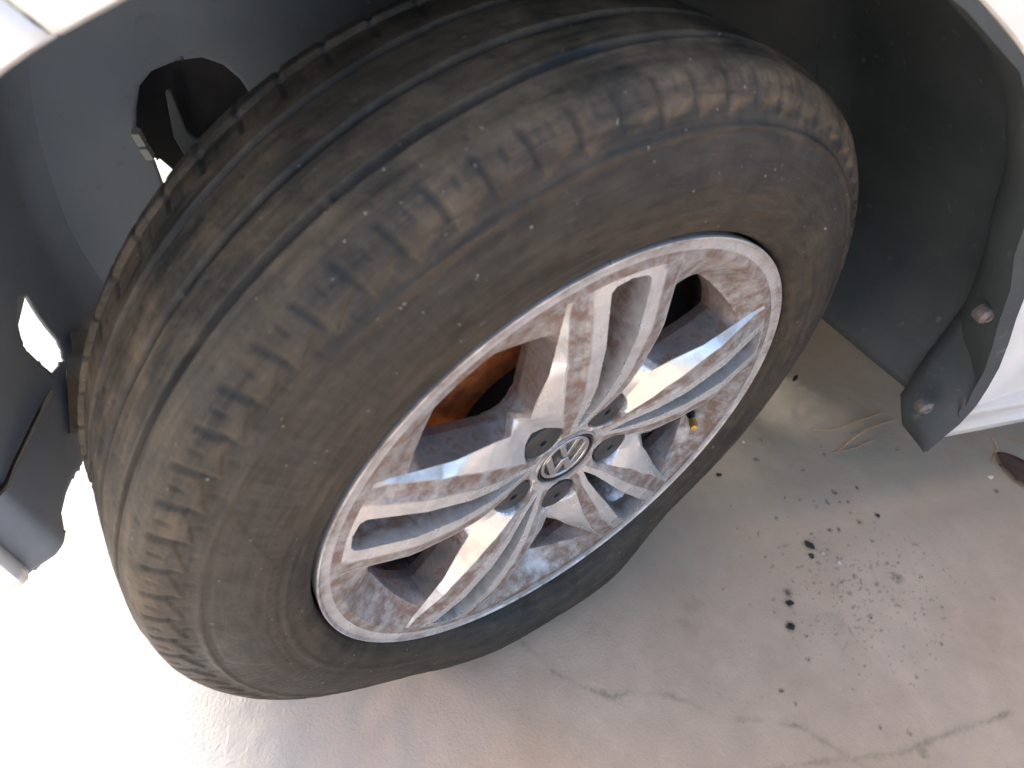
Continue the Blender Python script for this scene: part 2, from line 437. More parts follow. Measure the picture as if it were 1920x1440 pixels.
    bmesh.ops.recalc_face_normals(bm, faces=bm.faces)
    bm.to_mesh(me); bm.free()
    me.polygons.foreach_set('use_smooth', [True] * len(me.polygons)); me.set_sharp_from_angle(angle=R_(13))
    return ob
make_face()
# barrel behind the spokes
V, F = lathe([(.2285, -.012), (.2120, -.020), (.2010, -.034), (.1985, -.050), (.1980, -.060), (.1972, -.075), (.1960, -.110), (.2030, -.165), (.2200, -.190), (.2290, -.196)], 160)
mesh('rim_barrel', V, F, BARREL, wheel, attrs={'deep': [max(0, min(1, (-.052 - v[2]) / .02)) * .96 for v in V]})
# valve
a = R_(-143.5); vx, vy = .1955 * math.cos(a), .1955 * math.sin(a)
VM = Matrix.Translation((vx, vy, -.028)) @ Matrix.Rotation(R_(-38), 4, Vector((-math.sin(a), math.cos(a), 0)))
V, F = lathe([(0, -.004), (.0052, -.004), (.0052, .004), (.004, .010), (.0032, .012), (.0032, .020)], 20)
v = mesh('valve_stem', V, F, BLK, wheel); v.matrix_local = VM
V, F = lathe([(0.0032, .016), (.0042, .0162), (.0044, .026), (.0036, .0285), (0, .0288)], 14)
v = mesh('valve_cap', V, F, BRASS, wheel, smooth=25); v.matrix_local = VM
# bolt caps
def cap_bm():
    prof = [(0, -.0045), (.0030, -.0045), (.0034, -.0002), (.0042, .0004), (.0150, 0.0), (.0174, -.0012), (.0180, -.004), (.0182, -.018)]
    return lathe(prof, 48)
V, F = cap_bm(); c0 = None
for k in range(5):
    t = R_(-72 * k)
    if c0 is None: c0 = mesh('bolt_cap', V, F, CAPM, wheel, smooth=30); o = c0
    else: o = c0.copy(); link(o, wheel)
    o.matrix_local = Matrix.Translation((.056 * math.cos(t), .056 * math.sin(t), -.0128)) @ Matrix.Rotation(t, 4, 'Z')
# centre cap with the roundel
V, F = lathe([(.0300, -.024), (.0298, -.0165), (.0288, -.0148), (.0276, -.0147), (.0268, -.0172), (.0262, -.0176), (0, -.0176)], 120)
mesh('centre_cap', V, F, BLK, wheel, smooth=30)
def emblem():
    bm = bmesh.new()
    def prism(pts, z0, z1):
        lo = [bm.verts.new((x, y, z0)) for x, y in pts]; hi = [bm.verts.new((x, y, z1)) for x, y in pts]
        n = len(pts)
        bm.faces.new(hi); bm.faces.new(lo[::-1])
        for i in range(n): bm.faces.new((lo[i], lo[(i + 1) % n], hi[(i + 1) % n], hi[i]))
    z0, z1 = -.0180, -.0152
    # ring
    N = 96
    rr = [(.0258, z0), (.0258, z1 - .0004), (.0252, z1), (.0228, z1), (.0222, z1 - .0004), (.0222, z0)]
    VV, FF = lathe(rr, N); vs = [bm.verts.new(tuple(v)) for v in VV]
    for f in FF: bm.faces.new([vs[i] for i in f])
    # letters, drawn with +y up in a unit circle of radius 22.5 mm
    S = .0225
    def stroke(p, q, wd, cut=True):
        p = np.array(p, float); q = np.array(q, float); d = (q - p) / np.hypot(*(q - p)); nn = np.array([-d[1], d[0]]) * wd / 2
        return [p + nn, p - nn, q - nn, q + nn]
    def put(poly): 
        pr = [(float(x) * S, float(y) * S) for x, y in poly]
        ar = sum(pr[i][0] * pr[(i + 1) % len(pr)][1] - pr[(i + 1) % len(pr)][0] * pr[i][1] for i in range(len(pr)))
        prism(pr if ar > 0 else pr[::-1], z0, z1)
    # V
    put([(-.50, .87), (-.26, .965), (0, .30), (.26, .965), (.50, .87), (.12, .06), (-.12, .06)])
    # W
    put([(-.98, .20), (-.82, .56), (-.37, -.50), (-.16, -.04), (.16, -.04), (.37, -.50), (.82, .56), (.98, .20), (.50, -.88), (.26, -.965), (0, -.36), (-.26, -.965), (-.50, -.88)])
    bmesh.ops.recalc_face_normals(bm, faces=bm.faces)
    me = bpy.data.meshes.new('emblem'); bm.to_mesh(me); bm.free(); me.materials.append(CHR)
    me.polygons.foreach_set('use_smooth', [True] * len(me.polygons)); me.set_sharp_from_angle(angle=R_(30))
    o = link(bpy.data.objects.new('emblem', me), wheel)
    md = o.modifiers.new('bevel', 'BEVEL'); md.width = .0005; md.segments = 2; md.angle_limit = R_(40); md.limit_method = 'ANGLE'
    o.matrix_local = Matrix.Rotation(R_(-40 - 90), 4, 'Z')
emblem()
# brake behind the wheel
V, F = lathe([(.080, -.075), (.082, -.069), (.155, -.069), (.156, -.071), (.156, -.090), (.154, -.092), (.08, -.092)], 120)
mesh('brake_disc', V, F, RUST, wheel, smooth=30)
V, F = lathe([(0, -.030), (.060, -.030), (.072, -.036), (.0775, -.044), (.079, -.070), (.084, -.072)], 60)
mesh('wheel_hub', V, F, DARK, wheel, smooth=30)
V, F = lathe([(.05, -.100), (.188, -.100), (.190, -.094)], 80)
mesh('shade_disc', V, F, DARK, wheel, smooth=30)  # dark disc added to block light coming from inboard
# caliper: a curved block over the disc on the rear side, by the down direction
P = []
for a_ in np.linspace(R_(185), R_(262), 16):
    P.append([(r_ * math.cos(a_), r_ * math.sin(a_), z_) for r_, z_ in ((.100, -.062), (.105, -.048), (.150, -.044), (.170, -.050), (.178, -.075), (.178, -.125), (.10, -.13), (.10, -.062))])
V, F = grid(P); F += [tuple(range(7))[::-1], tuple(len(V) - 8 + i for i in range(7))]
mesh('brake_caliper', V, F, DARK, wheel, smooth=30)
# ---------------------------------------------------------------- body
lipA = [-5, 3.5, 13.4, 20.5, 35, 54, 66, 90, 110, 126, 133.3, 150, 165, 175, 182, 188, 200]
lipR = [.484, .465, .433, .422, .415, .410, .404, .415, .425, .437, .449, .462, .452, .438, .430, .429, .429]
def smooth_interp(x, xs, ys):
    return sum(np.interp(x + d, xs, ys) for d in (-3, -1.5, 0, 1.5, 3)) / 5
def lip(a, y=.02):
    r = smooth_interp(a, lipA, lipR); return np.array([r * math.cos(R_(a)), y, H + r * math.sin(R_(a))])
def outer(a):
    """point of the panel far from the arch, for the same ray angle"""
    c, s = math.cos(R_(a)), math.sin(R_(a))
    xr, xl, zt, zb = .62, -.92, .60, -.110
    t = min([(xr / c) if c > 1e-6 else 9, (xl / c) if c < -1e-6 else 9, (zt / s) if s > 1e-6 else 9, (zb / s) if s < -1e-6 else 9])
    return np.array([c * t, 0, H + s * t])
def bodyY(x, z):
    y = .020 - .004 * math.exp(-((math.hypot(x, z - H) - .50) / .03) ** 2)
    if z > .70: y += (z - .70) ** 2 * 1.6
    if x < -.50: y += (-.50 - x) ** 2 * 1.1 + max(0, -.72 - x) ** 2 * 6
    return y
def panel(name, a0, a1, m, parent):
    P = []
    for a in np.arange(a0, a1 + .01, 1.5 if a1 - a0 > 30 else 1.0):
        li = lip(a); ou = outer(a); row = []
        inn = li.copy(); c, s = math.cos(R_(a)), math.sin(R_(a))
        row.append((inn[0] + .004 * c, .034, inn[2] + .004 * s)); row.append((inn[0] + .0005 * c, .030, inn[2] + .0005 * s)); row.append((inn[0], .024, inn[2])); row.append((inn[0] + .002 * c, .0205, inn[2] + .002 * s))
        for t in (.02, .05, .1, .16, .24, .34, .46, .6, .75, .88, 1):
            p = li + (ou - li) * t; row.append((p[0], bodyY(p[0], p[2]), p[2]))
        P.append(row)
    V, F = grid(P)
    return mesh(name, V, F, m, parent, smooth=50, solid=.0015, off=1)
panel('front_fender', -5.0, 130.0, WHITE, car)
panel('front_bumper', 130.25, 188.4, WHITE, car)
def extr(name, prof, x0, x1, m, n=8, smooth=35, solid=0):
    P = [[(x, y, z) for y, z in prof] for x in np.linspace(x0, x1, n)]
    V, F = grid(P); return mesh(name, V, F, m, car, smooth=smooth, solid=solid)
extr('door_sill', [(.030, .40), (.026, .330), (.022, .298), (.0125, .281), (.0105, .276), (.0115, .270), (.0205, .252), (.0190, .240), (.0155, .2345), (.0165, .2315), (.028, .2035), (.040, .197), (.046, .205), (.050, .30)], .488, 2.2, SILV, 12, 30, .001)
# fender lower return beside the sill (the pale face under the arch)
P = [[(x, y, z) for y, z in ((.021, .62), (.021, .45), (.0225, .36), (.0225, .299))] for x in (.45, .5, .62, 1.0, 2.2)]
# bonnet, door and the rest of the body that keeps daylight out of the wheel arch
P = [[(x, y, z) for y, z in ((.036, .915), (.07, .935), (.15, .955), (.8, 1.0), (1.45, .955), (1.6, .915))] for x in (-.90, -.6, -.2, .3, .62)]
V, F = grid(P); mesh('bonnet', V, F, WHITE, car, smooth=40, solid=.002)
P = [[(x, y, z) for y, z in ((.031, .39), (.022, .5), (.018, .7), (.060, .92), (.16, 1.30), (.30, 1.62), (.8, 1.68), (1.3, 1.62), (1.5, 1.0), (1.66, .5), (1.64, .22))] for x in (.625, 1.2, 1.8, 2.4)]
V, F = grid(P); mesh('cabin_side', V, F, WHITE, car, smooth=40, solid=.002)
extr('floor_pan', [(.071, .290), (.12, .290), (.20, .235), (.8, .235), (1.5, .215), (1.62, .203)], .50, 2.4, DARK, 3)
P = [[(x, y, .205) for y in (.12 if x > -.84 else .5, .8, 1.62)] for x in (-.90, -.88, -.50)]
V, F = grid(P); mesh('undertray', V, F, PLA, car, attrs={'dust': [0] * len(V)})
P = [[(-.91, y, z) for y in (.35, .8, 1.3, 1.6)] for z in (.205, .60, .915)]
V, F = grid(P); mesh('grille_panel', V, F, WHITE, car)
P = [[(x, 1.64, z) for x in (-.9, -.5, .6)] for z in (.205, .5, .915)]
V, F = grid(P); mesh('far_fender', V, F, WHITE, car)
P = [[(x, y, z) for y in (.37, 1.2)] for x, z in ((-.24, .36), (-.20, .27), (.47, .24), (.50, .60))]
V, F = grid(P); mesh('subframe', V, F, DARK, car)

# ---------------------------------------------------------------- wheel arch liner
def in_poly(x, y, poly):
    c = False; j = len(poly) - 1
    for i in range(len(poly)):
        if (poly[i][1] > y) != (poly[j][1] > y) and x < (poly[j][0] - poly[i][0]) * (y - poly[i][1]) / (poly[j][1] - poly[i][1]) + poly[i][0]: c = not c
        j = i
    return c
LA = [-8, 20, 40, 60, 80, 100, 120, 140, 160, 175, 185, 196]
LR = [.452, .455, .442, .425, .425, .430, .440, .450, .440, .425, .415, .412]
def linr(a, y):
    base = smooth_interp(a, LA, LR)
    if y < .06:
        t = (y - .028) / .032; t = max(0, min(1, t)); t = t * t * (3 - 2 * t)
        lr = smooth_interp(a, lipA, lipR) + .004
        base = lr + (base - lr) * t
    if a < 10: base -= max(0, y - .07) * .30 * min(1, (10 - a) / 14)
    return base
HOLE = [(176.6, .1925), (173.9, .207), (173.4, .216), (174.2, .232), (175.2, .243), (-177.5 + 360, .244), (-175.6 + 360, .232), (-177.4 + 360, .202)]
CUT = [(204, -.02), (186.5, -.02), (188.2, .032), (189.3, .048), (189.2, .064), (187.9, .080), (188.1, .10), (188.9, .12), (190.2, .14), (191.5, .2), (191.5, .39), (204, .39)]
def snap(U, V_, polys, tol, su=1.0):
    """pull grid points near an outline onto it so that cut edges come out clean"""
    for poly in polys:
        for k in range(len(poly)):
            ax, ay = poly[k][0] * su, poly[k][1]; bx, by = poly[(k + 1) % len(poly)][0] * su, poly[(k + 1) % len(poly)][1]
            dx, dy = bx - ax, by - ay; l2 = dx * dx + dy * dy
            t = np.clip(((U * su - ax) * dx + (V_ - ay) * dy) / l2, 0, 1)
            qx, qy = ax + t * dx, ay + t * dy; d = np.hypot(U * su - qx, V_ - qy); m_ = d < tol
            U[m_] = (qx / su)[m_]; V_[m_] = qy[m_]
    return U, V_
def make_liner():
    As = np.concatenate([np.arange(-6.5, 160, 1.25), np.arange(160, 196, .40)]); Ys = np.concatenate([np.arange(.028, .06, .004), np.arange(.06, .30, .0040), [.31, .325, .34, .352, .36]])
    UA, UY = np.meshgrid(As, Ys, indexing='ij')
    UA, UY = snap(UA.copy(), UY.copy(), [HOLE, CUT], .0019, .0073)
    P = []; D = []
    for i in range(len(As)):
        row = []
        for j in range(len(Ys)):
            a, y = UA[i, j], UY[i, j]
            r = linr(a, y)
            r += .0021 * math.sin(a * .22) * min(1, max(0, (y - .05) / .05))
            if y > .31: r -= (y - .31) ** 2 * 9
            if 60 < a < 150: r += .004 * max(0, math.cos((y - .17) * 42)) ** 4
            row.append((r * math.cos(R_(a)), y, H + r * math.sin(R_(a))))
            D.append(max(0, min(1, (22 - a) / 25)) * .35 if a < 22 else (.25 * max(0, (a - 176) / 15) if a > 176 else .05))
        P.append(row)
    def keep(i, j):
        a = (UA[i, j] + UA[i + 1, j + 1] + UA[i + 1, j] + UA[i, j + 1]) / 4; y = (UY[i, j] + UY[i + 1, j + 1] + UY[i + 1, j] + UY[i, j + 1]) / 4
        return not (in_poly(a, y, HOLE) or in_poly(a, y, CUT))
    V, F = grid(P, keep=keep)
    FM = [max(0, min(1, (a - 112) / 30)) for a in UA.reshape(-1)]
    return mesh('wheel_arch_liner', V, F, PLA, car, smooth=50, attrs={'dust': D, 'lit_tint': FM}, solid=.0025, off=1)
liner = make_liner()
# inner wall with the axle opening
def plate(name, y, holes, m, parent, x0, x1, z0, z1, rad, step=.004, th=.003):
    X, Z = np.meshgrid(np.arange(x0, x1, step), np.arange(z0, z1, step), indexing='ij')
    nx, nz = X.shape
    X, Z = snap(X.copy(), Z.copy(), holes, step * .72)
    P = np.stack([X, y + .005 * np.sin(X * 30) * np.sin(Z * 23), Z], 2)
    def keep(i, j):
        x, z = X[i:i + 2, j:j + 2].mean(), Z[i:i + 2, j:j + 2].mean()
        if math.hypot(x, z - H) > rad: return False
        return not any(in_poly(x, z, h) for h in holes)
    V, F = grid(P, keep=keep)
    return mesh(name, V, F, m, parent, smooth=50, attrs={'dust': [.05] * len(V), 'lit_tint': [max(0, min(1, (-.12 - v[0]) / .15)) * .8 for v in V]}, solid=th, off=1)
OPEN = [(-.320, .464), (-.313, .483), (-.301, .495), (-.280, .503), (-.259, .506), (-.243, .500), (-.231, .488), (-.224, .474), (-.222, .454), (-.257, .411), (-.300, .384), (-.315, .383), (-.317, .410), (-.320, .429), (-.324, .447)]
plate('inner_wing_panel', .352, [OPEN], PLA, car, -.46, .46, .235, .78, .455, .003)
GAP = [(-.332, .377), (-.3225, .3745), (-.308, .356), (-.316, .338), (-.332, .338)]
plate('engine_bay_panel', .42, [GAP], DARK, car, -.48, .0, .27, .60, 1, .002)
# things seen through the opening: engine bay side with a strut and bracket
def bar(name, p, q, r0, r1, m, parent, n=12):
    p, q = Vector(p), Vector(q); d = (q - p); Lh = d.length
    V, F = lathe([(0, 0), (r0, 0), (r1, Lh), (0, Lh)], n)
    o = mesh(name, V, F, m, parent, smooth=40); o.matrix_local = Matrix.Translation(p) @ d.to_track_quat('Z', 'Y').to_matrix().to_4x4(); return o
BRK = m_simple('grey_bracket', (.10, .11, .105), (.15, .16, .15), 40, .6)
bpy_pts = [(-.299, .460), (-.294, .461), (-.288, .420), (-.282, .412), (-.262, .414), (-.280, .390), (-.294, .392), (-.301, .415)]
V = [(x, .395, z) for x, z in bpy_pts]
mesh('suspension_bracket', V, [tuple(range(8))], BRK, car, smooth=None, solid=.006, bevel=.0015)
CREAM = m_simple('cream_plastic', (.55, .53, .42), (.66, .64, .52), 90, .5)
for (x0, z0), (x1, z1) in (((-.3245, .4470), (-.3215, .4350)), ((-.3212, .4330), (-.3180, .4215))):
    V = [(x0 - .0035, y_, z0) for y_ in (.336, .348)] + [(x0 + .0035, y_, z0) for y_ in (.336, .348)] + [(x1 + .0035, y_, z1) for y_ in (.336, .348)] + [(x1 - .0035, y_, z1) for y_ in (.336, .348)]
    mesh('retaining_clip', V, [(0, 2, 4, 6), (1, 7, 5, 3), (0, 1, 3, 2), (2, 3, 5, 4), (4, 5, 7, 6), (6, 7, 1, 0)], CREAM, car, smooth=None, bevel=.0008)
# liner front details: seams, tabs and bumper bracket
def ribbon(name, pts, wd, m, parent, th=.0006, lift=.0028):
    """strip on the liner surface; pts (angle, y)"""
    P = []
    for k, (a, y) in enumerate(pts):
        a2, y2 = pts[min(k + 1, len(pts) - 1)]; a1, y1 = pts[max(k - 1, 0)]
        da, dy = R_(a2 - a1) * .42, y2 - y1; ll = math.hypot(da, dy) + 1e-9
        na, ny = -dy / ll, da / ll
        row = []
        for s in (-.5, .5):
            aa = a + math.degrees(na * wd * s / .42); yy = y + ny * wd * s
            r = linr(aa, yy) - lift + .0005 * (s > 0); row.append((r * math.cos(R_(aa)), yy, H + r * math.sin(R_(aa))))
        P.append(row)
    V, F = grid(P); return mesh(name, V, F, m, parent, smooth=50, solid=th, off=1, attrs={'dust': [.2] * len(V)})
ribbon('liner_seam', [(182.3, .178), (180.8, .145), (179.6, .112), (178.4, .08), (177.8, .06), (177.6, .045), (179.5, .032), (182, .028)], .0065, BLK, car)
def patch(name, poly, m, parent, lift=.0036, th=.0008):
    V = []
    for a, y in poly:
        r = linr(a, y) - lift; V.append((r * math.cos(R_(a)), y, H + r * math.sin(R_(a))))
    return mesh(name, V, [tuple(range(len(V)))], m, parent, smooth=None, solid=th, off=1, attrs={'dust': [.1] * len(V)})
patch('liner_tab', [(183.5, .262), (187, .292), (188.5, .268), (185, .240)], BRK, car)
patch('liner_clip', [(184, .215), (188.5, .220), (189.5, .180), (186.5, .155)], BLK, car)
# rear lower flange with its two screws: the liner turns outwards and covers the end of the sill
FO = [(.477, .208), (.482, .235), (.4875, .256), (.4870, .268), (.4865, .280), (.485, .291), (.476, .319), (.463, .352), (.442, .390), (.420, .425), (.394, .472), (.371, .508), (.342, .550), (.2915, .6075), (.2345, .651), (.164, .684), (.07, .718)]
FA = [-6.5, -4.0, -1.5, 0, 2.5, 5, 8, 12, 16, 20, 25, 30, 36, 45, 55, 66, 80]
FI = {0: (.455, .042, .226), 1: (.446, .050, .245), 2: (.441, .060, .262)}
P = []
for q, ((ox, oz), a_) in enumerate(zip(FO, FA)):
    yi = .072; r = linr(a_, yi) - .0015; ix, iz = r * math.cos(R_(a_)), H + r * math.sin(R_(a_)); row = []
    if q in FI: ix, yi, iz = FI[q]
    dl = math.hypot(ox, oz - H) + 1e-9; sh = (.016 if q > 3 else .008) if q < 12 else .004; yo = .0125 if q < 11 else (.017 if q == 11 else .0225); px, pz = ox - (ox / dl) * sh, oz - (oz - H) / dl * sh
    for k in range(11):
        u = k / 10 * math.pi / 2; e = 1 - math.cos(u); f_ = math.sin(u) ** .8
        if math.hypot(px, pz - H) < math.hypot(ix, iz - H): e, f_ = math.sin(u) ** .8, 1 - math.cos(u)
        row.append((ix + (px - ix) * e, yi + (yo - yi) * f_, iz + (pz - iz) * e))
    row.append((ox, yo, oz)); row.append((ox + .001, max(.022, yo + .003), oz))
    P.append(row)
V, F = grid(P)
fl = mesh('liner_flange', V, F, PLA, car, smooth=40, solid=.002, off=1, attrs={'dust': [.15] * len(V)})
V, F = lathe([(0, .0012), (.0022, .0012), (.0026, .0026), (.0048, .0030), (.0062, .0015), (.0085, .0002), (.009, -.001), (.0088, -.010)], 20)
s0 = None
for x, z in ((.427, .285), (.397, .423)):
    if s0 is None: s0 = mesh('screw', V, F, SCREW, car); o = s0
    else: o = s0.copy(); link(o, car)
    o.matrix_local = Matrix.Translation((x, .0205, z)) @ Matrix.Rotation(R_(90), 4, 'X')

# ================================================================= floor
def m_floor():
    b = NB('dusty_concrete')
    n1 = b.noise(3.0, 6, .6, .3, None); n2 = b.noise(22, 5, .65); n3 = b.noise(260, 3, .6)
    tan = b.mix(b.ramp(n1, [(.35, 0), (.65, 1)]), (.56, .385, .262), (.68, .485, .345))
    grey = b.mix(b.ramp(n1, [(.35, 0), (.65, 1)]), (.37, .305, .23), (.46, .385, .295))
    # car's soft shade put into the colour: tan outside, darker grey beneath it
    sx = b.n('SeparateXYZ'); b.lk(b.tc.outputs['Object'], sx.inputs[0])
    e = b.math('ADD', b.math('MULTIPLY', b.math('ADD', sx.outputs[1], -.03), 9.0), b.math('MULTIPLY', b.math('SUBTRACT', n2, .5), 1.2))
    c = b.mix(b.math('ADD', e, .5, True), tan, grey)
    c = b.mix(b.ramp(n2, [(.32, .24), (.68, 0)]), c, (.26, .195, .14))
    c = b.mix(b.ramp(b.noise(7, 5, .7), [(.62, 0), (.75, .3)]), c, (.24, .22, .16))
    c = b.mix(b.ramp(n3, [(.62, 0), (.72, .25)]), c, (.18, .13, .10))
    pale = b.math('ADD', b.math('MULTIPLY', b.math('ADD', sx.outputs[0], .05), -5.0), b.math('MULTIPLY', b.math('SUBTRACT', n1, .5), 2.0), True)
    c = b.mix(b.math('MULTIPLY', pale, .9), c, (.46, .435, .42))
    c = b.mix(b.attr('stain'), c, (.030, .024, .020))
    c = b.mix(b.attr('rusty'), c, (.13, .085, .055))
    c = b.mix(b.attr('moss'), c, (.20, .20, .10))
    return b.out(c, .95, 0, b.bump(n3, .0010, .6, b.bump(n2, .003, .3)), .12)
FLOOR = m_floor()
spots = [(0.354, 0.149, 0.0032), (0.427, 0.163, 0.004), (0.492, 0.13, 0.002), (0.456, 0.197, 0.002), (0.558, 0.085, 0.0032), (0.518, 0.085, 0.0032), (0.434, 0.093, 0.002), (0.457, 0.085, 0.002), (0.478, 0.078, 0.002), (0.495, 0.071, 0.0028), (0.516, 0.068, 0.002), (0.529, 0.065, 0.0016), (0.551, 0.06, 0.0016), (0.474, 0.067, 0.0024), (0.402, 0.064, 0.0028), (0.56, 0.035, 0.0036), (0.524, 0.032, 0.0036), (0.418, 0.034, 0.0016), (0.343, 0.096, 0.002), (0.52, 0.047, 0.002), (0.425, 0.017, 0.0064), (0.418, 0.0, 0.0036), (0.422, -0.012, 0.0024), (0.354, -0.039, 0.0048), (0.348, -0.053, 0.0044), (0.332, -0.081, 0.0056), (0.462, -0.041, 0.0032), (0.486, -0.058, 0.0032), (0.522, -0.057, 0.0064), (0.586, -0.018, 0.0032), (0.576, -0.007, 0.0016), (0.64, -0.114, 0.0028), (0.453, -0.074, 0.0016), (0.483, -0.079, 0.0016), (0.494, -0.09, 0.0028), (0.447, -0.093, 0.0032), (0.506, -0.113, 0.002), (0.285, -0.165, 0.0024), (0.457, -0.175, 0.0024), (0.344, -0.095, 0.002), (0.367, -0.098, 0.0016), (0.839, 0.07, 0.0024), (0.79, 0.031, 0.0036), (0.678, 0.135, 0.0036), (0.548, 0.165, 0.002), (0.546, 0.149, 0.0024), (0.372, -0.212, 0.002), (0.401, -0.226, 0.002), (0.449, -0.114, 0.002), (0.455, -0.011, 0.002), (0.5, -0.021, 0.0016), (0.539, -0.038, 0.0016), (0.484, 0.003, 0.002), (0.275, -0.145, 0.0016), (0.33, -0.123, 0.002), (0.469, 0.029, 0.0028), (0.486, 0.029, 0.0028), (0.438, 0.031, 0.0024), (0.353, 0.014, 0.0016), (0.365, -0.168, 0.0016)]
brown = {26, 27, 28, 33, 34, 35, 36, 37, 38, 43, 44, 45, 31, 29}
crack1 = [(-0.007, -0.016), (0.018, -0.059), (0.05, -0.087), (0.077, -0.103), (0.1, -0.103), (0.133, -0.113), (0.165, -0.132), (0.188, -0.154), (0.277, -0.186), (.34, -.26), (.36, -.34)]
crack2 = [(0.19, -0.215), (0.254, -0.22), (0.318, -0.232), (0.371, -0.24), (0.407, -0.24), (0.459, -0.239), (0.509, -0.24), (0.568, -0.241), (.75, -.245)]
def make_floor():
    fx = np.arange(-.34, .98, .0022); fy = np.arange(-.44, .30, .0022)
    X, Y = np.meshgrid(np.concatenate([[-60, -8, -2.5, -1.2, -.7], fx, [1.3, 2.5, 8, 60]]), np.concatenate([[-60, -8, -2.5, -1.0, -.6], fy, [.6, 1.2, 2.5, 8, 60]]), indexing='ij')
    wx = X + .0022 * vnoise(X, Y, 0 * X, 260, 4) + .0012 * vnoise(X, Y, 0 * X, 600, 6); wy = Y + .0022 * vnoise(X, Y, 0 * X, 260, 5) + .0012 * vnoise(X, Y, 0 * X, 600, 7)
    st = np.zeros_like(X); ru = np.zeros_like(X)
    tex = np.clip(.75 + .6 * vnoise(X, Y, 0 * X, 330, 9), 0, 1)
    for k, (sx, sy, sr) in enumerate(spots):
        sr = sr * 1.7
        v = np.clip((sr - np.hypot(wx - sx, (wy - sy) * 1.15)) / (sr * .8), 0, 1) * tex
        if k in brown: ru = np.maximum(ru, v * .75)
        else: st = np.maximum(st, v * .93)
    # fine brown scatter between the drops
    f = np.exp(-(((X - .46) / .11) ** 2 + ((Y + .07) / .075) ** 2))
    ru = np.maximum(ru, np.clip((vnoise(X, Y * 1.6, 0 * X, 210, 11) - .56 - .25 * (1 - f)) * 3.0, 0, .4) * (f > .12))
    for _ in range(70):
        sx, sy = rng.normal(.46, .09), rng.normal(-.03, .06); sr = rng.uniform(.0008, .0017)
        v = np.clip((sr * 1.6 - np.hypot(wx - sx, wy - sy)) / sr, 0, 1)
        if rng.random() < .5: st = np.maximum(st, v * rng.uniform(.3, .75))
        else: ru = np.maximum(ru, v * rng.uniform(.3, .7))
    cr = np.zeros_like(X); ms = np.zeros_like(X); zz = np.zeros_like(X)
    for pl, wd in ((crack1, .0012), (crack2, .0013)):
        for p, q in zip(pl[:-1], pl[1:]):
            p = np.array(p); q = np.array(q); d = q - p; t = np.clip(((wx - p[0]) * d[0] + (wy - p[1]) * d[1]) / (d @ d), 0, 1)
            dist = np.hypot(wx - p[0] - t * d[0], wy - p[1] - t * d[1]); brk = np.clip(.5 + .9 * vnoise(X, Y, 0 * X, 38, 13), 0, 1)
            c = np.clip((wd * 1.2 - dist) / (wd * 1.0), 0, 1) * brk; cr = np.maximum(cr, c)
            ms = np.maximum(ms, np.clip((.006 - dist) / .005, 0, 1) * .35 * brk)
    ms = np.maximum(ms, np.clip((.009 - np.hypot(wx - .404, wy + .247)) / .004, 0, 1) * .5 * tex)
    ru = np.maximum(ru, cr * .26)
    zz = -.0008 * cr + .00035 * vnoise(X, Y, 0 * X, 60, 15)
    zz = np.where((X > -.33) & (X < .97) & (Y > -.43) & (Y < .29), zz, 0)
    n, m = X.shape
    V = np.stack([X, Y, zz], 2).reshape(-1, 3)
    i = np.arange(n - 1)[:, None]; j = np.arange(m - 1)[None]
    Fq = np.stack([i * m + j, (i + 1) * m + j, (i + 1) * m + j + 1, i * m + j + 1], 2).reshape(-1, 4)
    me = bpy.data.meshes.new('concrete_floor')
    me.vertices.add(len(V)); me.vertices.foreach_set('co', V.astype(np.float32).ravel())
    me.loops.add(len(Fq) * 4); me.loops.foreach_set('vertex_index', Fq.astype(np.int32).ravel())
    me.polygons.add(len(Fq)); me.polygons.foreach_set('loop_start', np.arange(0, len(Fq) * 4, 4, dtype=np.int32))
    me.update(calc_edges=True); me.polygons.foreach_set('use_smooth', [True] * len(Fq))
    for k, a_ in (('stain', st), ('rusty', ru), ('moss', ms)):
        at = me.attributes.new(k, 'FLOAT', 'POINT'); at.data.foreach_set('value', a_.astype(np.float32).ravel())
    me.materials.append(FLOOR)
    o = link(bpy.data.objects.new('ground', me)); tag(o, kind='structure'); return o
make_floor()

# ---------------------------------------------------------------- litter on the floor
def blob(name, x, y, s, m, label, cat, group=None, flat=.5, seed=0, el=1.0, rot=0):
    bm = bmesh.new(); bmesh.ops.create_icosphere(bm, subdivisions=3, radius=1)
    r2 = random.Random(seed)
    co = np.array([v.co[:] for v in bm.verts])
    k = 1 + .35 * vnoise(co[:, 0], co[:, 1], co[:, 2], 1.7, seed) + .2 * vnoise(co[:, 0], co[:, 1], co[:, 2], 4, seed + 3)
    c, s_ = math.cos(rot), math.sin(rot)
    for v, kk in zip(bm.verts, k):
        p = v.co * kk; px, py = p.x * s * el, p.y * s
        v.co = (px * c - py * s_, px * s_ + py * c, max(p.z, -.5) * s * flat + s * flat * .45)
    me = bpy.data.meshes.new(name); bm.to_mesh(me); bm.free(); me.materials.append(m)
    me.polygons.foreach_set('use_smooth', [True] * len(me.polygons))
    o = link(bpy.data.objects.new(name, me)); o.location = (x, y, 0.0004); return tag(o, label, cat, group)
g = 'lumps of black dirt on the floor'
blob('dirt_clump', .332, -.081, .0042, CRUMB, 'darkest black dirt clump, standing alone below the ringed black stain', 'dirt', g, .5, 1)
blob('dirt_clump', .348, -.053, .0036, CRUMB, 'black dirt clump at the lower end of the ringed black stain', 'dirt', g, .5, 2, 1.3)
blob('dirt_clump', .425, .015, .0042, CRUMB, 'black dirt clump with ragged edges amid pale grit crumbs, upper end of its smear', 'dirt', g, .5, 3, 1.6, 2.2)
blob('dirt_clump', .418, .000, .0034, CRUMB, 'black dirt clump in the ragged smear beside pale grit, second from its top', 'dirt', g, .5, 4)
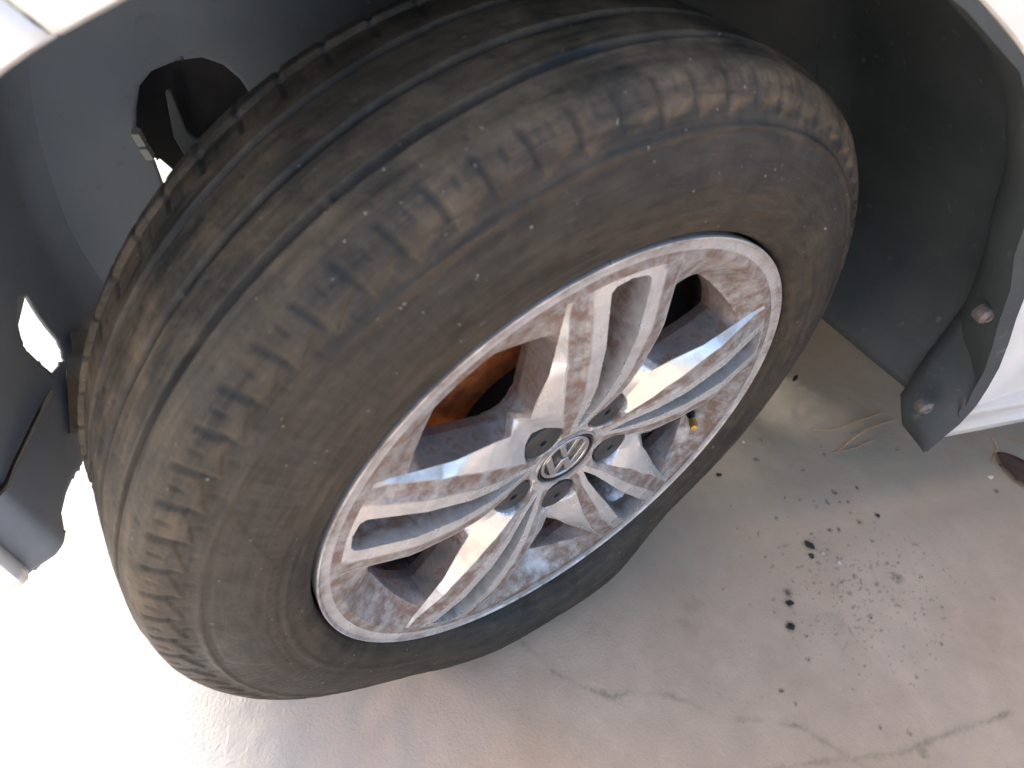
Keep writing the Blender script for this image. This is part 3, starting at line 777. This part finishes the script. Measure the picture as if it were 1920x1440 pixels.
blob('dirt_clump', .560, .035, .0028, CRUMB, 'small round black lump at the right end of the row of drops', 'dirt', g, .4, 6)
blob('dirt_clump', .354, .149, .0028, CRUMB, 'small black lump on grey floor nearest to the tyre', 'dirt', g, .4, 8, 1.5)
g = 'pale grit crumbs on the floor'
def flo(px): pass
blob('grit_crumb', .437, .0, .0022, PEB, 'pale grit crumb just right of the ragged black dirt smear', 'grit', g, .6, 11)
blob('grit_crumb', .452, -.018, .0026, PEB, 'tan grit crumb between the black dirt smear and the brown scatter', 'grit', g, .6, 12)
blob('grit_crumb', .424, .197, .0022, PEB, 'cream crumb on grey floor beside the tyre', 'grit', g, .6, 13)
blob('grit_crumb', .800, .055, .0030, PEB, 'white crumb beside the dark red dry leaf', 'grit', g, .6, 14, 1.4)
blob('grit_crumb', .548, -.074, .0020, PEB, 'pale crumb right of the long brown stain', 'grit', g, .6, 15)
# tyre crumbs stuck on are part of its dirt; straw stalks and leaves
def stalk(pts, name, label, rad=.0007):
    cu = bpy.data.curves.new(name, 'CURVE'); cu.dimensions = '3D'; cu.bevel_depth = rad; cu.bevel_resolution = 1
    sp = cu.splines.new('BEZIER'); sp.bezier_points.add(len(pts) - 1)
    for bp, (x, y, z) in zip(sp.bezier_points, pts):
        bp.co = (x, y, z); bp.handle_left_type = bp.handle_right_type = 'AUTO'
    tmp = bpy.data.objects.new('tmp', cu); col.objects.link(tmp)
    bpy.context.view_layer.update()
    me = bpy.data.meshes.new_from_object(tmp.evaluated_get(bpy.context.evaluated_depsgraph_get())); bpy.data.objects.remove(tmp)
    me.name = name; me.materials.clear(); me.materials.append(STRAW)
    return tag(link(bpy.data.objects.new(name, me)), label, 'straw', 'dry stalks by the sill end')
stalk([(.555, .197, .001), (.593, .190, .003), (.637, .196, .004), (.698, .206, .002)], 'straw_stalk', 'dry reddish straw stalk farthest up of those beside the liner flap')
stalk([(.560, .150, .001), (.608, .151, .002), (.634, .156, .004), (.646, .158, .001)], 'straw_stalk', 'short curved pale straw stalk, lowest of those beside the liner flap')
stalk([(.574, .152, .001), (.613, .167, .003), (.651, .178, .006), (.721, .189, .003)], 'straw_stalk', 'long orange straw stalk running up to the liner flap', .0009)
stalk([(.869, .124, .001), (.865, .109, .002), (.84, .089, .002), (.824, .077, .001)], 'straw_stalk', 'dark red thin stalk hanging below the silver sill')
stalk([(.896, .124, .001), (.914, .095, .002), (.95, .07, .001)], 'straw_stalk', 'greenish straight stalk at the right edge under the sill')
def leaf(x, y, ln, wd, rot, m, label, curl=.25, seed=0):
    P = []; r2 = random.Random(seed)
    for i in range(13):
        t = i / 12; w_ = wd * math.sin(math.pi * t) ** .7 * (1 + .15 * r2.uniform(-1, 1)); row = []
        for s in (-1, -.5, 0, .5, 1):
            row.append((ln * (t - .5), s * w_ / 2, .001 + ln * curl * (.3 * abs(s) ** 1.5 * math.sin(math.pi * t) + .35 * (t - .5) ** 2) + .0006 * r2.uniform(0, 1)))
        P.append(row)
    V, F = grid(P); o = mesh('fallen_leaf', V, F, m, None, smooth=60, solid=.0004)
    o.location = (x, y, .001); o.rotation_euler = (0, 0, rot); return tag(o, label, 'leaf')
leaf(.590, .304, .022, .007, R_(35), DARK, 'small dark curled leaf behind the tyre on shaded floor', .3, 1)
leaf(.862, .048, .095, .055, R_(-75), LEAF, 'dark red dry leaf cut by the right edge of the photo', .15, 2)
